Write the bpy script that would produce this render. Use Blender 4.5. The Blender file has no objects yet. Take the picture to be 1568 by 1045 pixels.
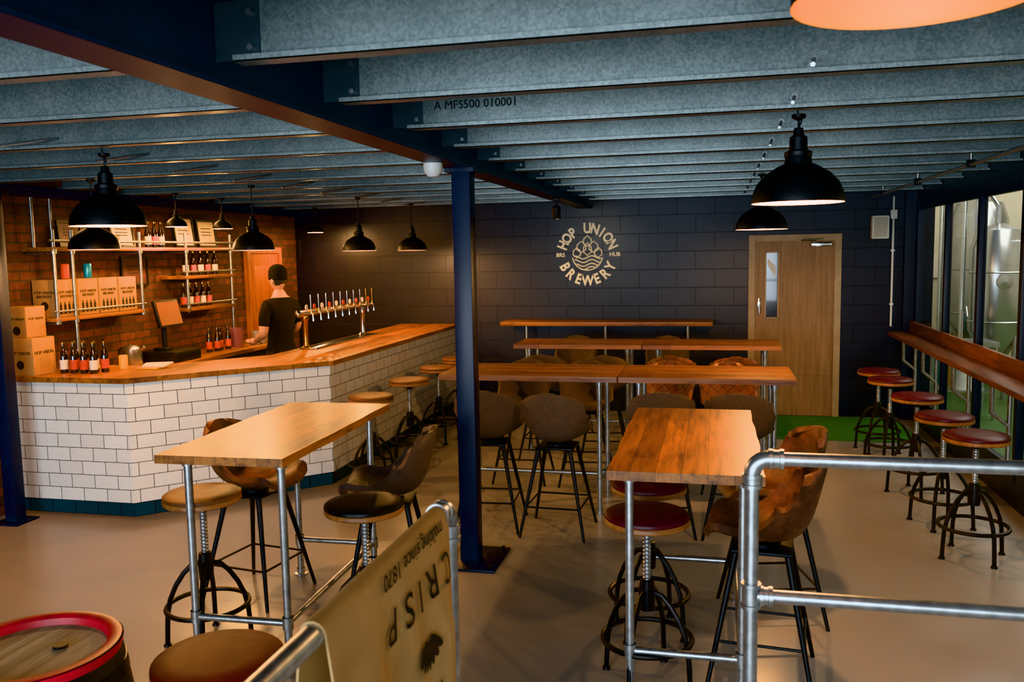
import bpy, bmesh, math, random
from mathutils import Matrix, Vector
random.seed(4)
pi=math.pi
SC=bpy.context.scene
COL=SC.collection

# ---------------------------------------------------------------- materials
def hexc(h):
    h=h.lstrip('#'); c=[int(h[i:i+2],16)/255 for i in (0,2,4)]
    return tuple((x/12.92 if x<=0.04045 else ((x+0.055)/1.055)**2.4) for x in c)+(1,)
class NT:
    def __init__(s,name):
        s.m=bpy.data.materials.new(name); s.m.use_nodes=True
        s.t=s.m.node_tree; s.n=s.t.nodes; s.b=s.n['Principled BSDF']; s.out=s.n['Material Output']
    def new(s,t,**k):
        x=s.n.new(t)
        for a,b in k.items(): setattr(x,a,b)
        return x
    def l(s,a,b): s.t.links.new(a,b)
    def coord(s,kind='Object',scale=(1,1,1)):
        tc=s.new('ShaderNodeTexCoord'); mp=s.new('ShaderNodeMapping'); mp.inputs['Scale'].default_value=scale
        s.l(tc.outputs[kind],mp.inputs[0]); return mp.outputs[0]
    def noise(s,vec,scale,detail=4,rough=.55):
        x=s.new('ShaderNodeTexNoise'); x.inputs['Scale'].default_value=scale; x.inputs['Detail'].default_value=detail; x.inputs['Roughness'].default_value=rough
        s.l(vec,x.inputs['Vector']); return x.outputs['Fac']
    def ramp(s,fac,stops):
        r=s.new('ShaderNodeValToRGB'); e=r.color_ramp.elements
        while len(e)<len(stops): e.new(0.5)
        for i,(p,c) in enumerate(stops): e[i].position=p; e[i].color=c
        s.l(fac,r.inputs[0]); return r.outputs[0]
    def mix(s,fac,a,b,mode='MIX'):
        x=s.new('ShaderNodeMix',data_type='RGBA',blend_type=mode)
        if isinstance(fac,(int,float)): x.inputs[0].default_value=fac
        else: s.l(fac,x.inputs[0])
        for i,v in ((6,a),(7,b)):
            if isinstance(v,tuple): x.inputs[i].default_value=v
            else: s.l(v,x.inputs[i])
        return x.outputs[2]
    def bump(s,h,strength=.3,dist=.01,inv=False):
        b=s.new('ShaderNodeBump'); b.inputs['Strength'].default_value=strength; b.inputs['Distance'].default_value=dist; b.invert=inv
        s.l(h,b.inputs['Height']); s.l(b.outputs[0],s.b.inputs['Normal'])
def simple(name,col,rough=.5,metal=0,var=.15,scale=8,bump=.0,coat=0,spec=.5):
    n=NT(name); v=n.coord('Object'); f=n.noise(v,scale)
    c=hexc(col) if isinstance(col,str) else col
    lo=tuple(x*(1-var) for x in c[:3])+(1,); hi=tuple(min(1,x*(1+var)) for x in c[:3])+(1,)
    n.l(n.ramp(f,[(.3,lo),(.7,hi)]),n.b.inputs['Base Color'])
    n.b.inputs['Roughness'].default_value=rough; n.b.inputs['Metallic'].default_value=metal
    n.b.inputs['Coat Weight'].default_value=coat; n.b.inputs['Specular IOR Level'].default_value=spec
    if bump: n.bump(f,bump,.004)
    return n.m
def woodmat(name,base,dark,axis,rough=.42,plank=.105,coat=.08,con=.45,knot=.75):
    n=NT(name)
    sc={'x':(1.2,18,18),'y':(18,1.2,18),'z':(18,18,1.2)}[axis]
    v=n.coord('Object',sc); f=n.noise(v,1.6,7,.68)
    tc=n.new('ShaderNodeTexCoord'); mp=n.new('ShaderNodeMapping')
    mp.inputs['Rotation'].default_value={'x':(0,0,0),'y':(0,0,pi/2),'z':(0,pi/2,0)}[axis]
    mp.inputs['Location'].default_value=(.37,.013,0)
    n.l(tc.outputs['Object'],mp.inputs[0])
    br=n.new('ShaderNodeTexBrick'); n.l(mp.outputs[0],br.inputs['Vector'])
    br.inputs['Scale'].default_value=1; br.inputs['Brick Width'].default_value=1.7; br.inputs['Row Height'].default_value=plank
    br.inputs['Mortar Size'].default_value=.0012; br.inputs['Mortar Smooth'].default_value=.3
    br.inputs['Color1'].default_value=(1.0,1.0,1.0,1); br.inputs['Color2'].default_value=(con,con*.92,con*.85,1); br.inputs['Mortar'].default_value=(.15,.1,.08,1)
    b=hexc(base); d=hexc(dark)
    g=n.ramp(f,[(.32,d),(.5,b),(.72,tuple(min(1,x*1.35) for x in b[:3])+(1,))])
    k=n.noise(n.coord('Object',{'x':(1.5,9,9),'y':(9,1.5,9),'z':(9,9,1.5)}[axis]),2.2,5)
    kk=n.ramp(k,[(.32,(.3,.22,.16,1)),(.45,(1,1,1,1))])
    c=n.mix(1,g,br.outputs['Color'],'MULTIPLY'); c=n.mix(knot,c,kk,'MULTIPLY')
    n.l(c,n.b.inputs['Base Color']); n.b.inputs['Roughness'].default_value=rough
    n.b.inputs['Coat Weight'].default_value=coat; n.b.inputs['Coat Roughness'].default_value=.25
    n.bump(f,.08,.003); return n.m
def brickmat(name,c1,c2,mortar,w,h,ms,rough,bump,noisec=.3,coat=0,smooth=.1,bias=0,nscale=14):
    n=NT(name); uv=n.coord('UV')
    br=n.new('ShaderNodeTexBrick'); n.l(uv,br.inputs['Vector'])
    br.inputs['Scale'].default_value=1; br.inputs['Brick Width'].default_value=w; br.inputs['Row Height'].default_value=h
    br.inputs['Mortar Size'].default_value=ms; br.inputs['Mortar Smooth'].default_value=smooth; br.inputs['Bias'].default_value=bias
    br.inputs['Color1'].default_value=hexc(c1); br.inputs['Color2'].default_value=hexc(c2); br.inputs['Mortar'].default_value=hexc(mortar)
    f=n.noise(n.coord('Object'),nscale,5)
    g=n.ramp(f,[(.25,(1-noisec,)*3+(1,)),(.75,(1,1,1,1))])
    n.l(n.mix(1,br.outputs['Color'],g,'MULTIPLY'),n.b.inputs['Base Color'])
    n.b.inputs['Roughness'].default_value=rough; n.b.inputs['Coat Weight'].default_value=coat
    m=n.new('ShaderNodeMath',operation='MULTIPLY_ADD'); n.l(br.outputs['Fac'],m.inputs[0]); m.inputs[1].default_value=-1
    m2=n.new('ShaderNodeMath',operation='MULTIPLY'); n.l(f,m2.inputs[0]); m2.inputs[1].default_value=noisec*.8
    n.l(m2.outputs[0],m.inputs[2]); n.bump(m.outputs[0],bump,.006)
    return n.m
def emis(name,col,st):
    n=NT(name); n.b.inputs['Base Color'].default_value=hexc(col)
    n.b.inputs['Emission Color'].default_value=hexc(col); n.b.inputs['Emission Strength'].default_value=st; return n.m

M={}
M['brick']=brickmat('red_brick','#7c422d','#4a2a20','#403630',.225,.075,.008,.9,.7,.6)
M['block']=brickmat('painted_blockwork','#0a1024','#080c1a','#020308',.44,.215,.005,.42,.5,.2,smooth=.4,nscale=60)
M['tile']=brickmat('white_metro_tile','#eeebe6','#e6e2dc','#3a3634',.205,.105,.0024,.18,.25,.04,coat=.3)
M['tileblue']=brickmat('blue_plinth_tile','#123a4a','#0f3342','#0a1216',.205,.105,.003,.2,.2,.05)
M['woodx']=woodmat('oak_plank_x','#a86a2e','#5f3212','x')
M['woody']=woodmat('oak_plank_y','#a86a2e','#5f3212','y')
M['woodseat']=woodmat('seat_ply','#9a6434','#6f431d','x',.45,.5,0)
M['ledgew']=woodmat('ledge_oak','#7a4020','#43200f','y',.4,.14)
M['doorw']=woodmat('door_oak_veneer','#8f7152','#7c5e40','z',.5,5,0,1,.15)
M['doorw2']=woodmat('door_pine','#a8632f','#7c4220','z',.45,5,0)
M['frame']=simple('door_frame_oak','#a89070',.5)
M['navy']=simple('navy_steel_paint','#0b1b38',.42,0,.15,5)
M['darkframe']=simple('dark_window_frame','#081226',.42,0,.15,5)
M['blackm']=simple('black_metal','#0e0e0f',.45,.3,.2,20)
M['gunm']=simple('gunmetal','#2a2725',.4,.8,.25,20)
M['cleat']=simple('cleat_plate','#3a444a',.5,.4,.2,20)
M['pipe']=simple('galvanised_pipe','#b4b7b8',.33,.85,.22,30,.1)
M['pipe2']=simple('aged_steel_pipe','#8b8a86',.38,.85,.22,30,.1)
M['chrome']=simple('chrome','#c8c8c8',.15,1,.05)
M['brass']=simple('brass','#b98a45',.22,1,.1)
M['copper']=simple('copper_lining','#e8a03c',.5,0,.08)
M['redv']=simple('oxblood_vinyl','#48121a',.4,0,.2,20,.1,.0,.35)
M['brownv']=simple('maroon_vinyl','#5a1610',.55,0,.15,20,.1,0,.2)
M['tanseat']=simple('tan_leather_seat','#643e1f',.5,0,.2,15,.1,0,.3)
M['blackv']=simple('black_vinyl','#141312',.38,0,.15,20,0,0,.3)
M['tweed']=simple('grey_tweed','#54463c',.9,0,.5,160,.4)
M['grey']=simple('grey_leather','#4d4038',.6,0,.2,30,.2)
M['white']=simple('white_plastic','#d5d5d0',.5,0,.03)
M['logo']=simple('logo_cream','#f0e4c4',.6,0,.03)
M['offwhite']=simple('painted_wall_white','#b9b5aa',.8,0,.05)
M['hallwall']=simple('hall_wall_cream','#cfc8b4',.8,0,.05)
M['tanv']=simple('parcel_tape','#8a5a2c',.45,0,.2,15)
M['green']=simple('green_turf','#28651a',.95,0,.35,120,.6)
M['hallfloor']=simple('hall_green_floor','#3c5a34',.7,0,.15,6)
M['steel']=simple('tank_steel','#b8bcc0',.25,.9,.08)
M['card']=simple('cardboard','#b08352',.85,0,.08,12)
M['ink']=simple('black_ink','#15110d',.8,0,.1)
M['glassb']=simple('brown_bottle_glass','#1c0c06',.12,0,.2,6,0,.5)
M['label']=simple('orange_label','#b8481f',.6,0,.1)
M['labelw']=simple('white_label','#ddd5c5',.6,0,.1)
M['skin']=simple('skin','#b8866c',.55,0,.08)
M['tee']=simple('black_tshirt','#0a0a0c',.95,0,.3,30,0,0,.2)
M['jeans']=simple('dark_jeans','#14161e',.9,0,.3,60)
M['beanie']=simple('black_beanie','#08080a',1,0,.3,90,.5,0,.2)
M['red']=simple('red_barrel_paint','#b51420',.45,0,.2,20,.2)
M['stave']=simple('black_barrel_side','#151110',.55,0,.4,20,.2)
M['head']=woodmat('barrel_head_wood','#b5a48c','#85725c','y',.7,.085,0,.75,.3)
M['screen']=emis('till_screen','#6b3a1c',.25)
M['paper']=simple('certificate_paper','#c9b79a',.7,0,.1,6)
M['poster']=simple('dark_poster','#4a2320',.6,0,.6,9)
M['purple']=simple('mauve_plastic','#6d4652',.5)
M['yellow']=simple('yellow_tin','#d29a1c',.4)
M['blue']=simple('blue_can','#2a8fb0',.3,.3)
M['bulb']=emis('filament_bulb','#ffb45c',9)
n=NT('clear_pint_glass'); n.b.inputs['Transmission Weight'].default_value=.9; n.b.inputs['Roughness'].default_value=.05; n.b.inputs['Base Color'].default_value=(.9,.93,.93,1); M['pint']=n.m
n=NT('distressed_tan_leather'); v=n.coord('Object'); f=n.noise(v,7,6,.7)
n.l(n.ramp(f,[(.3,hexc('#2c190f')),(.5,hexc('#4f3020')),(.72,hexc('#875232'))]),n.b.inputs['Base Color']); n.b.inputs['Roughness'].default_value=.55; n.bump(n.noise(v,60,4),.25,.003); M['leather']=n.m
n=NT('quilted_tan_leather'); uv=n.coord('Object'); mp=n.new('ShaderNodeMapping'); mp.inputs['Rotation'].default_value=(pi/2,0,0); n.l(uv,mp.inputs[0])
mp2=n.new('ShaderNodeMapping'); mp2.inputs['Rotation'].default_value=(0,0,pi/4); n.l(mp.outputs[0],mp2.inputs[0])
br=n.new('ShaderNodeTexBrick'); n.l(mp2.outputs[0],br.inputs['Vector']); br.offset=0; br.inputs['Scale'].default_value=1
br.inputs['Brick Width'].default_value=.06; br.inputs['Row Height'].default_value=.06; br.inputs['Mortar Size'].default_value=.004; br.inputs['Mortar Smooth'].default_value=1
br.inputs['Color1'].default_value=hexc('#6e4024'); br.inputs['Color2'].default_value=hexc('#653a20'); br.inputs['Mortar'].default_value=hexc('#3c2010')
n.l(br.outputs['Color'],n.b.inputs['Base Color']); n.b.inputs['Roughness'].default_value=.5; n.bump(br.outputs['Fac'],.5,.008,True); M['quilt']=n.m
n=NT('galvanised_sheet'); v=n.coord('Object'); vo=n.new('ShaderNodeTexVoronoi'); vo.inputs['Scale'].default_value=110; n.l(v,vo.inputs['Vector'])
f=n.noise(v,5,6,.7); a=n.ramp(vo.outputs['Color'],[(.2,hexc('#8c9896')),(.8,hexc('#a6b0af'))]); b=n.ramp(f,[(.3,(.66,.7,.72,1)),(.7,(1,1,1,1))])
n.l(n.mix(1,a,b,'MULTIPLY'),n.b.inputs['Base Color']); n.b.inputs['Metallic'].default_value=.45; n.b.inputs['Roughness'].default_value=.34
n.bump(n.noise(v,90,3),.12,.002); M['galv']=n.m
M['deck']=simple('deck_sheet','#5c676c',.6,.1,.15,3)
n=NT('grey_resin_floor'); v=n.coord('Object'); f=n.noise(v,.7,3)
n.l(n.ramp(f,[(.3,hexc('#948f8a')),(.7,hexc('#a09a94'))]),n.b.inputs['Base Color']); n.b.inputs['Roughness'].default_value=.24; M['floor']=n.m
n=NT('window_glass'); tr=n.new('ShaderNodeBsdfTransparent'); tr.inputs[0].default_value=(.92,.93,.92,1); gl=n.new('ShaderNodeBsdfGlossy'); gl.inputs['Roughness'].default_value=.02
mx=n.new('ShaderNodeMixShader'); mx.inputs[0].default_value=.08; n.l(tr.outputs[0],mx.inputs[1]); n.l(gl.outputs[0],mx.inputs[2]); n.l(mx.outputs[0],n.out.inputs[0]); M['glass']=n.m
n=NT('canvas_sack'); v=n.coord('UV'); f=n.noise(v,500,2); f2=n.noise(v,6,4)
n.l(n.mix(1,n.ramp(f,[(.3,hexc('#a8865a')),(.7,hexc('#cba878'))]),n.ramp(f2,[(.3,(.8,.78,.75,1)),(.7,(1,1,1,1))]),'MULTIPLY'),n.b.inputs['Base Color']); n.b.inputs['Roughness'].default_value=.95; n.bump(f,.4,.002); M['sack']=n.m

# ---------------------------------------------------------------- mesh builder
class MB:
    def __init__(s): s.bm=bmesh.new(); s.mats=[]
    def mi(s,m):
        m=M[m] if isinstance(m,str) else m
        if m not in s.mats: s.mats.append(m)
        return s.mats.index(m)
    def add(s,vs,fs,mat,smooth=False):
        i=s.mi(mat); b=[s.bm.verts.new(v) for v in vs]
        for f in fs:
            try:
                fc=s.bm.faces.new([b[k] for k in f]); fc.material_index=i; fc.smooth=smooth
            except ValueError: pass
        return s
    def box(s,c,d,mat,bev=0,rot=None):
        t=bmesh.new(); bmesh.ops.create_cube(t,size=1)
        for v in t.verts: v.co=Vector((v.co.x*d[0],v.co.y*d[1],v.co.z*d[2]))
        if bev: bmesh.ops.bevel(t,geom=t.edges[:],offset=bev,segments=2,affect='EDGES',profile=.5)
        Mx=Matrix.Translation(c)
        if rot is not None: Mx=Mx@rot.to_4x4()
        t.verts.index_update()
        s.add([Mx@v.co for v in t.verts],[[v.index for v in f.verts] for f in t.faces],mat,False); t.free(); return s
    def b2(s,a,b,mat,bev=0):
        return s.box([(a[i]+b[i])/2 for i in range(3)],[abs(b[i]-a[i]) for i in range(3)],mat,bev)
    def prism(s,poly,z0,z1,mat):
        n=len(poly); vs=[(x,y,z0) for x,y in poly]+[(x,y,z1) for x,y in poly]
        fs=[[i,(i+1)%n,n+(i+1)%n,n+i] for i in range(n)]+[list(range(n))[::-1],list(range(n,2*n))]
        return s.add(vs,fs,mat)
    def tube(s,pts,r,mat,seg=10,closed=False,smooth=True):
        pts=[Vector(p) for p in pts]; n=len(pts); rs=r if isinstance(r,(list,tuple)) else [r]*n
        vs=[];nrm=None
        for i,p in enumerate(pts):
            if closed: t=(pts[(i+1)%n]-pts[i-1])
            else: t=(pts[min(i+1,n-1)]-pts[max(i-1,0)])
            t.normalize()
            if nrm is None:
                a=Vector((0,0,1)) if abs(t.z)<.9 else Vector((1,0,0)); nrm=t.cross(a).normalized()
            else:
                nrm=(nrm-t*nrm.dot(t)).normalized()
            bi=t.cross(nrm)
            for k in range(seg):
                an=2*pi*k/seg; vs.append(p+(nrm*math.cos(an)+bi*math.sin(an))*rs[i])
        fs=[]
        m=n if closed else n-1
        for i in range(m):
            j=(i+1)%n
            for k in range(seg):
                k2=(k+1)%seg; fs.append([i*seg+k,i*seg+k2,j*seg+k2,j*seg+k])
        s.add(vs,fs,mat,smooth)
        if not closed:
            s.add(vs[:seg],[list(range(seg))[::-1]],mat); s.add(vs[-seg:],[list(range(seg))],mat)
        return s
    def cyl(s,a,b,r,mat,seg=14,r2=None): return s.tube([a,b],[r,r if r2 is None else r2],mat,seg)
    def lathe(s,prof,mat,c=(0,0,0),seg=28,M4=None,smooth=True,sq=(1,1)):
        vs=[];n=len(prof)
        for i in range(seg):
            a=2*pi*i/seg
            for r,z in prof:
                v=Vector((r*math.cos(a)*sq[0],r*math.sin(a)*sq[1],z))
                if M4 is not None: v=M4@v
                vs.append(v+Vector(c))
        fs=[]
        for i in range(seg):
            j=(i+1)%seg
            for k in range(n-1): fs.append([i*n+k,j*n+k,j*n+k+1,i*n+k+1])
        s.add(vs,fs,mat,smooth); return s
    def ell(s,c,r,mat,seg=16,rings=10):
        pr=[(max(1e-4,math.sin(pi*k/rings)),-math.cos(pi*k/rings)) for k in range(rings+1)]
        Mx=Matrix.Diagonal((r[0],r[1],r[2],1)); return s.lathe(pr,mat,c,seg,Mx)
    def surf(s,fn,nu,nv,mat,thick=0,closed=False):
        vs=[Vector(fn(i/nu,j/nv)) for j in range(nv+1) for i in range(nu+1)]
        t=bmesh.new(); b=[t.verts.new(v) for v in vs]
        for j in range(nv):
            for i in range(nu):
                q=j*(nu+1)+i; t.faces.new([b[q],b[q+1],b[q+nu+2],b[q+nu+1]])
        if thick: bmesh.ops.recalc_face_normals(t,faces=t.faces[:]); bmesh.ops.solidify(t,geom=t.faces[:],thickness=thick)
        t.verts.index_update()
        s.add([v.co.copy() for v in t.verts],[[v.index for v in f.verts] for f in t.faces],mat,True); t.free(); return s
    def text(s,body,size,mat,Mx,ext=.001,align='CENTER',fn=None,bold=0):
        cu=bpy.data.curves.new('t','FONT'); cu.body=body; cu.size=size; cu.extrude=ext; cu.align_x=align; cu.align_y='CENTER'; cu.offset=bold; cu.resolution_u=3
        o=bpy.data.objects.new('t',cu); me=bpy.data.meshes.new_from_object(o)
        vs=[]
        for v in me.vertices:
            vs.append(fn(v.co) if fn else Mx@v.co)
        s.add(vs,[list(p.vertices) for p in me.polygons],mat)
        bpy.data.objects.remove(o); bpy.data.curves.remove(cu); bpy.data.meshes.remove(me); return s
    def mesh(s,name,recalc=True,weld=True):
        if weld: bmesh.ops.remove_doubles(s.bm,verts=s.bm.verts[:],dist=1e-5)
        if recalc: bmesh.ops.recalc_face_normals(s.bm,faces=s.bm.faces[:])
        uvl=s.bm.loops.layers.uv.new('UVMap'); s.bm.normal_update()
        for f in s.bm.faces:
            nn=f.normal
            if abs(nn.z)>.7:
                for l in f.loops: l[uvl].uv=(l.vert.co.x,l.vert.co.y)
            else:
                t=Vector((-nn.y,nn.x,0)); 
                if t.length<1e-6: t=Vector((1,0,0))
                t.normalize()
                for l in f.loops: l[uvl].uv=(l.vert.co.dot(t),l.vert.co.z)
        me=bpy.data.meshes.new(name); s.bm.to_mesh(me); s.bm.free()
        for m in s.mats: me.materials.append(m)
        try: me.set_sharp_from_angle(angle=math.radians(40))
        except Exception: pass
        return me
    def obj(s,name,loc=(0,0,0),rz=0,parent=None,weld=True):
        return inst(s.mesh(name,weld=weld),name,loc,rz,parent)
def inst(me,name,loc=(0,0,0),rz=0,parent=None):
    o=bpy.data.objects.new(name,me); o.location=loc; o.rotation_euler=(0,0,rz); COL.objects.link(o)
    if parent: o.parent=parent
    return o
def light(kind,name,loc,energy,col,rot=(0,0,0),**k):
    l=bpy.data.lights.new(name,kind); l.energy=energy; l.color=col
    for a,b in k.items(): setattr(l,a,b)
    o=bpy.data.objects.new(name,l); o.location=loc; o.rotation_euler=rot; COL.objects.link(o); return o
WARM=(1,.58,.24)

# ---------------------------------------------------------------- shell
XL,XR,YB,YF=-5.35,2.16,10.38,-3.2
ZD=2.76
MB().b2((XL-.3,YF-.2,-.1),(XR,YB+.2,0),'floor').obj('floor')
MB().b2((XL-.3,YF-.2,ZD),(XR+.2,YB+.2,ZD+.1),'deck').obj('ceiling')
MB().b2((XL-.2,YB,0),(XR+.2,YB+.2,ZD),'block').obj('wall_back')
MB().b2((XL-.2,YF,0),(XL,YB,ZD),'brick').obj('wall_left')
w=MB(); w.b2((XL,YF-.2,0),(XR,YF,.5),'offwhite').b2((XL,YF-.2,2.5),(XR,YF,ZD),'offwhite').b2((XL,YF-.2,.5),(-4.9,YF,2.5),'offwhite').b2((1.7,YF-.2,.5),(XR,YF,2.5),'offwhite'); w.obj('wall_front')
w=MB(); w.b2((XR,YF,0),(XR+.12,YB,.22),'darkframe').b2((XR,YF,2.42),(XR+.12,YB,ZD),'darkframe').b2((XR,YF,.22),(XR+.12,3.2,2.42),'offwhite'); w.obj('wall_right')
ys=[3.25,4.75,5.8,6.88,7.95,9.03,10.2]
for i in range(len(ys)-1):
    a,b=ys[i],ys[i+1]; w=MB()
    w.b2((XR-.015,a-.035,.2),(XR+.045,a+.035,2.44),'darkframe',.004)
    w.b2((XR-.01,a+.035,.2),(XR+.04,b-.035,.3),'darkframe').b2((XR-.01,a+.035,2.34),(XR+.04,b-.035,2.44),'darkframe')
    w.b2((XR+.02,a+.035,.3),(XR+.03,b-.035,2.34),'glass')
    if i==len(ys)-2: w.b2((XR-.015,b-.035,.2),(XR+.05,YB,2.44),'darkframe')
    w.obj('window_%d'%(i+1))
# neighbouring production hall seen through windows
MB().b2((XR+.12,2,-.1),(8,14.5,0),'hallfloor').obj('floor_production_hall')
h=MB(); h.b2((8,2,0),(8.1,14.5,4.5),'hallwall').b2((XR+.12,14.5,0),(8,14.6,4.5),'hallwall').b2((XR+.12,1.9,0),(8,2,4.5),'hallwall').b2((XR+.121,YB+.2,0),(XR+.2,14.5,4.5),'hallwall'); h.obj('wall_production_hall')
MB().b2((XR+.12,2,4.5),(8,14.6,4.6),'hallwall').obj('ceiling_production_hall')
def tank(x,y,r,hh):
    t=MB(); t.lathe([(.001,.35),(r*.3,.45),(r,.9),(r,hh-.3),(r*.8,hh-.08),(r*.2,hh),(.001,hh)],'steel',seg=32)
    for k in range(4):
        a=pi/4+k*pi/2; t.cyl((r*.85*math.cos(a),r*.85*math.sin(a),0),(r*.85*math.cos(a),r*.85*math.sin(a),.95),.035,'steel')
    t.lathe([(.09,0),(.09,.04),(.001,.05)],'steel',(0,-r,1.5),16,Matrix.Rotation(pi/2,4,'X'))
    t.tube([(0,0,hh),(0,0,hh+.2),(-.1,0,hh+.35),(-r-.08,0,hh+.35),(-r-.08,0,.5)],.03,'steel')
    for z in (1.0,1.6): t.lathe([(r+.001,z),(r+.012,z+.01),(r+.001,z+.02)],'steel',seg=32)
    t.obj('fermentation_tank',(x,y,0))
tank(3.55,13.2,.38,2.6); tank(4.5,12.6,.45,2.8); tank(3.35,11.6,.3,2.2)
p=MB()
for k,(x,c) in enumerate([(0,'blue'),(.42,'yellow')]):
    p.lathe([(.001,0),(.16,0),(.18,.1),(.18,.45),(.16,.6),(.06,.62),(.06,.68),(.001,.68)],c,(x,0,0),20)
p.obj('chemical_drum',(2.75,12.4,0))
p=MB(); p.b2((-.3,-.25,.82),(.3,.25,.87),'steel')
for sx in (-.27,.27):
    for sy in (-.22,.22): p.cyl((sx,sy,0),(sx,sy,.82),.02,'steel')
p.tube([(0,.1,.87),(0,.1,1.2),(0,-.05,1.25),(0,-.1,1.15)],.012,'chrome'); p.b2((-.25,-.2,.3),(.25,.2,.32),'steel'); p.lathe([(.001,.32),(.12,.32),(.13,.6),(.001,.6)],'white')
p.obj('steel_work_table',(2.75,10.6,0))
p=MB(); p.b2((0,-.02,1.3),(.4,0,1.85),'labelw').b2((.55,-.02,1.45),(.8,0,1.8),'labelw')
for q in range(6): p.b2((.05,-.023,1.38+.07*q),(.35,-.02,1.4+.07*q),'ink')
p.obj('wall_notices',(2.7,14.49,0))
MB().b2((XR-.12,YB-.1,0),(XR-.001,YB-.001,2.54),'darkframe').obj('trim_corner_post')

# ---------------------------------------------------------------- steelwork
def ibeam(name,x,w,z0,z1,ya,yb,tf=.015,tw=.012):
    b=MB(); b.b2((x-w/2,ya,z0),(x+w/2,yb,z0+tf),'navy').b2((x-w/2,ya,z1-tf),(x+w/2,yb,z1),'navy').b2((x-tw/2,ya,z0+tf),(x+tw/2,yb,z1-tf),'navy'); return b.obj(name)
BX=-1.52
ibeam('steel_beam',BX,.16,2.465,2.755,YF,YB-.01)
MB().b2((XL+.01,YF,2.46),(XL+.1,YB-.01,2.54),'navy').obj('trim_wall_plate')
jy=[2.44+.757*k for k in range(-6,11)]
for k,y in enumerate(jy):
    for xa,xb,side in ((XL+.01,BX-.1,0),(BX+.1,XR-.01,1)):
        j=MB(); z0,z1=2.54,2.755
        j.b2((xa,y+.03,z0),(xb,y+.034,z1),'galv')
        j.b2((xa,y-.035,z0),(xb,y+.03,z0+.004),'galv').b2((xa,y-.035,z1-.004),(xb,y+.03,z1),'galv')
        j.b2((xa,y-.035,z0),(xb,y-.031,z0+.02),'galv').b2((xa,y-.035,z1-.02),(xb,y-.031,z1),'galv')
        s_=1 if side else -1
        j.b2((BX+s_*.01,y+.022,z0+.015),(BX+s_*.16,y+.03,z1-.02),'cleat')
        for bz in (z0+.05,z1-.06): j.cyl((BX+s_*.135,y+.022,bz),(BX+s_*.135,y+.005,bz),.011,'pipe',6)
        if k==8 and side: j.text('A MFS500 010001',.055,'ink',Matrix.Translation((BX+.42,y+.028,z0+.11))@Matrix.Rotation(pi/2,4,'X'))
        if side:
            j.cyl((.33,y+.03,z0+.06),(.31,y-.14,z0+.01),.008,'pipe',8); j.cyl((.33,y+.03,z0+.06),(.33,y+.02,z0+.06),.016,'pipe',8)
        else:
            j.cyl((-3.4,y+.03,z0+.06),(-3.6,y-.2,z0+.0),.007,'pipe',8)
        j.obj('ceiling_joist')
c=MB(); cx,cy=-1.5,5.11
c.b2((cx-.058,cy-.058,.015),(cx+.058,cy+.058,2.464),'navy',.006)
c.b2((cx-.14,cy-.2,0),(cx+.2,cy+.24,.015),'navy',.003)
for a,b in ((-.1,-.16),(.16,-.16),(-.1,.2),(.16,.2)): c.cyl((cx+a,cy+b,.015),(cx+a,cy+b,.035),.012,'gunm',6)
c.b2((cx-.09,cy-.09,2.44),(cx+.09,cy+.09,2.464),'navy'); c.obj('steel_column')
c=MB(); c.b2((-.05,-.05,.012),(.05,.05,2.46),'navy',.005).b2((-.11,-.11,0),(.11,.11,.012),'navy'); c.obj('steel_column',(-5.12,5.28,0))
d=MB(); d.lathe([(.055,0),(.055,-.03),(.05,-.05),(.03,-.075),(.001,-.08)],'white',seg=20); d.obj('smoke_detector',(-1.56,4.72,2.464))
c=MB(); c.tube([(1.62,2.3,2.47),(1.62,10.1,2.47)],.013,'pipe')
for y in jy[5:-1:2]: c.cyl((1.62,y,2.47),(1.62,y,2.54),.01,'pipe'); c.box((1.62,y,2.475),(.05,.03,.05),'gunm')
c.obj('ceiling_conduit')

# ---------------------------------------------------------------- pendant lamps
def pendant(x,y,zb,d,energy,ztop=2.54):
    r=d/2; e=MB(); k=d/.4
    outp=[(r,0),(r*1.0,.012*k),(r*.97,.05*k),(r*.88,.09*k),(r*.7,.13*k),(r*.42,.165*k),(r*.3,.175*k),(r*.28,.2*k),(r*.3,.205*k),(r*.3,.225*k),(r*.2,.235*k),(r*.19,.29*k),(r*.12,.3*k),(r*.1,.33*k),(.001,.335*k)]
    inp=[(r,0),(r*.97,.012*k),(r*.94,.05*k),(r*.85,.085*k),(r*.67,.122*k),(r*.4,.155*k),(.001,.16*k)]
    e.lathe(outp,'blackm',seg=36); e.lathe(inp,'copper',seg=36)
    e.cyl((0,0,.155*k),(0,0,.12*k),.02,'gunm'); e.ell((0,0,.085*k),(.032*k,.032*k,.042*k),'bulb')
    top=ztop-zb
    e.tube([(.0,0,.33*k),(.012,0,.36*k),(0,0,.39*k),(-.012,0,.42*k),(0,0,.45*k)],.004,'blackm',6)
    e.cyl((0,0,.33*k),(0,0,top),.0045,'blackm',8); e.lathe([(.03,top),(.03,top-.015),(.001,top-.03)],'blackm')
    o=e.obj('pendant_lamp',(x,y,zb),weld=False)
    light('POINT','lamp_bulb_light',(x,y,zb+.015*k),energy,WARM,shadow_soft_size=.03)
    return o
PL=[(.36,4.1,2.15,.4,54),(.36,7.2,2.10,.4,58),(.34,1.68,2.38,.42,1.3),(-3.3,4.2,2.14,.4,54),
 (-4.45,5.5,2.03,.36,24),(-3.7,6.45,2.01,.34,38),(-3.55,8.27,2.0,.34,38),(-3.42,9.5,2.0,.34,28)]
for p_ in PL: pendant(*p_)
for x,y,zb in ((-4.75,6.95,2.24),(-4.75,7.7,2.24),(-4.75,9.75,2.24)):
    pendant(x,y,zb,.19,38)
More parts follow.
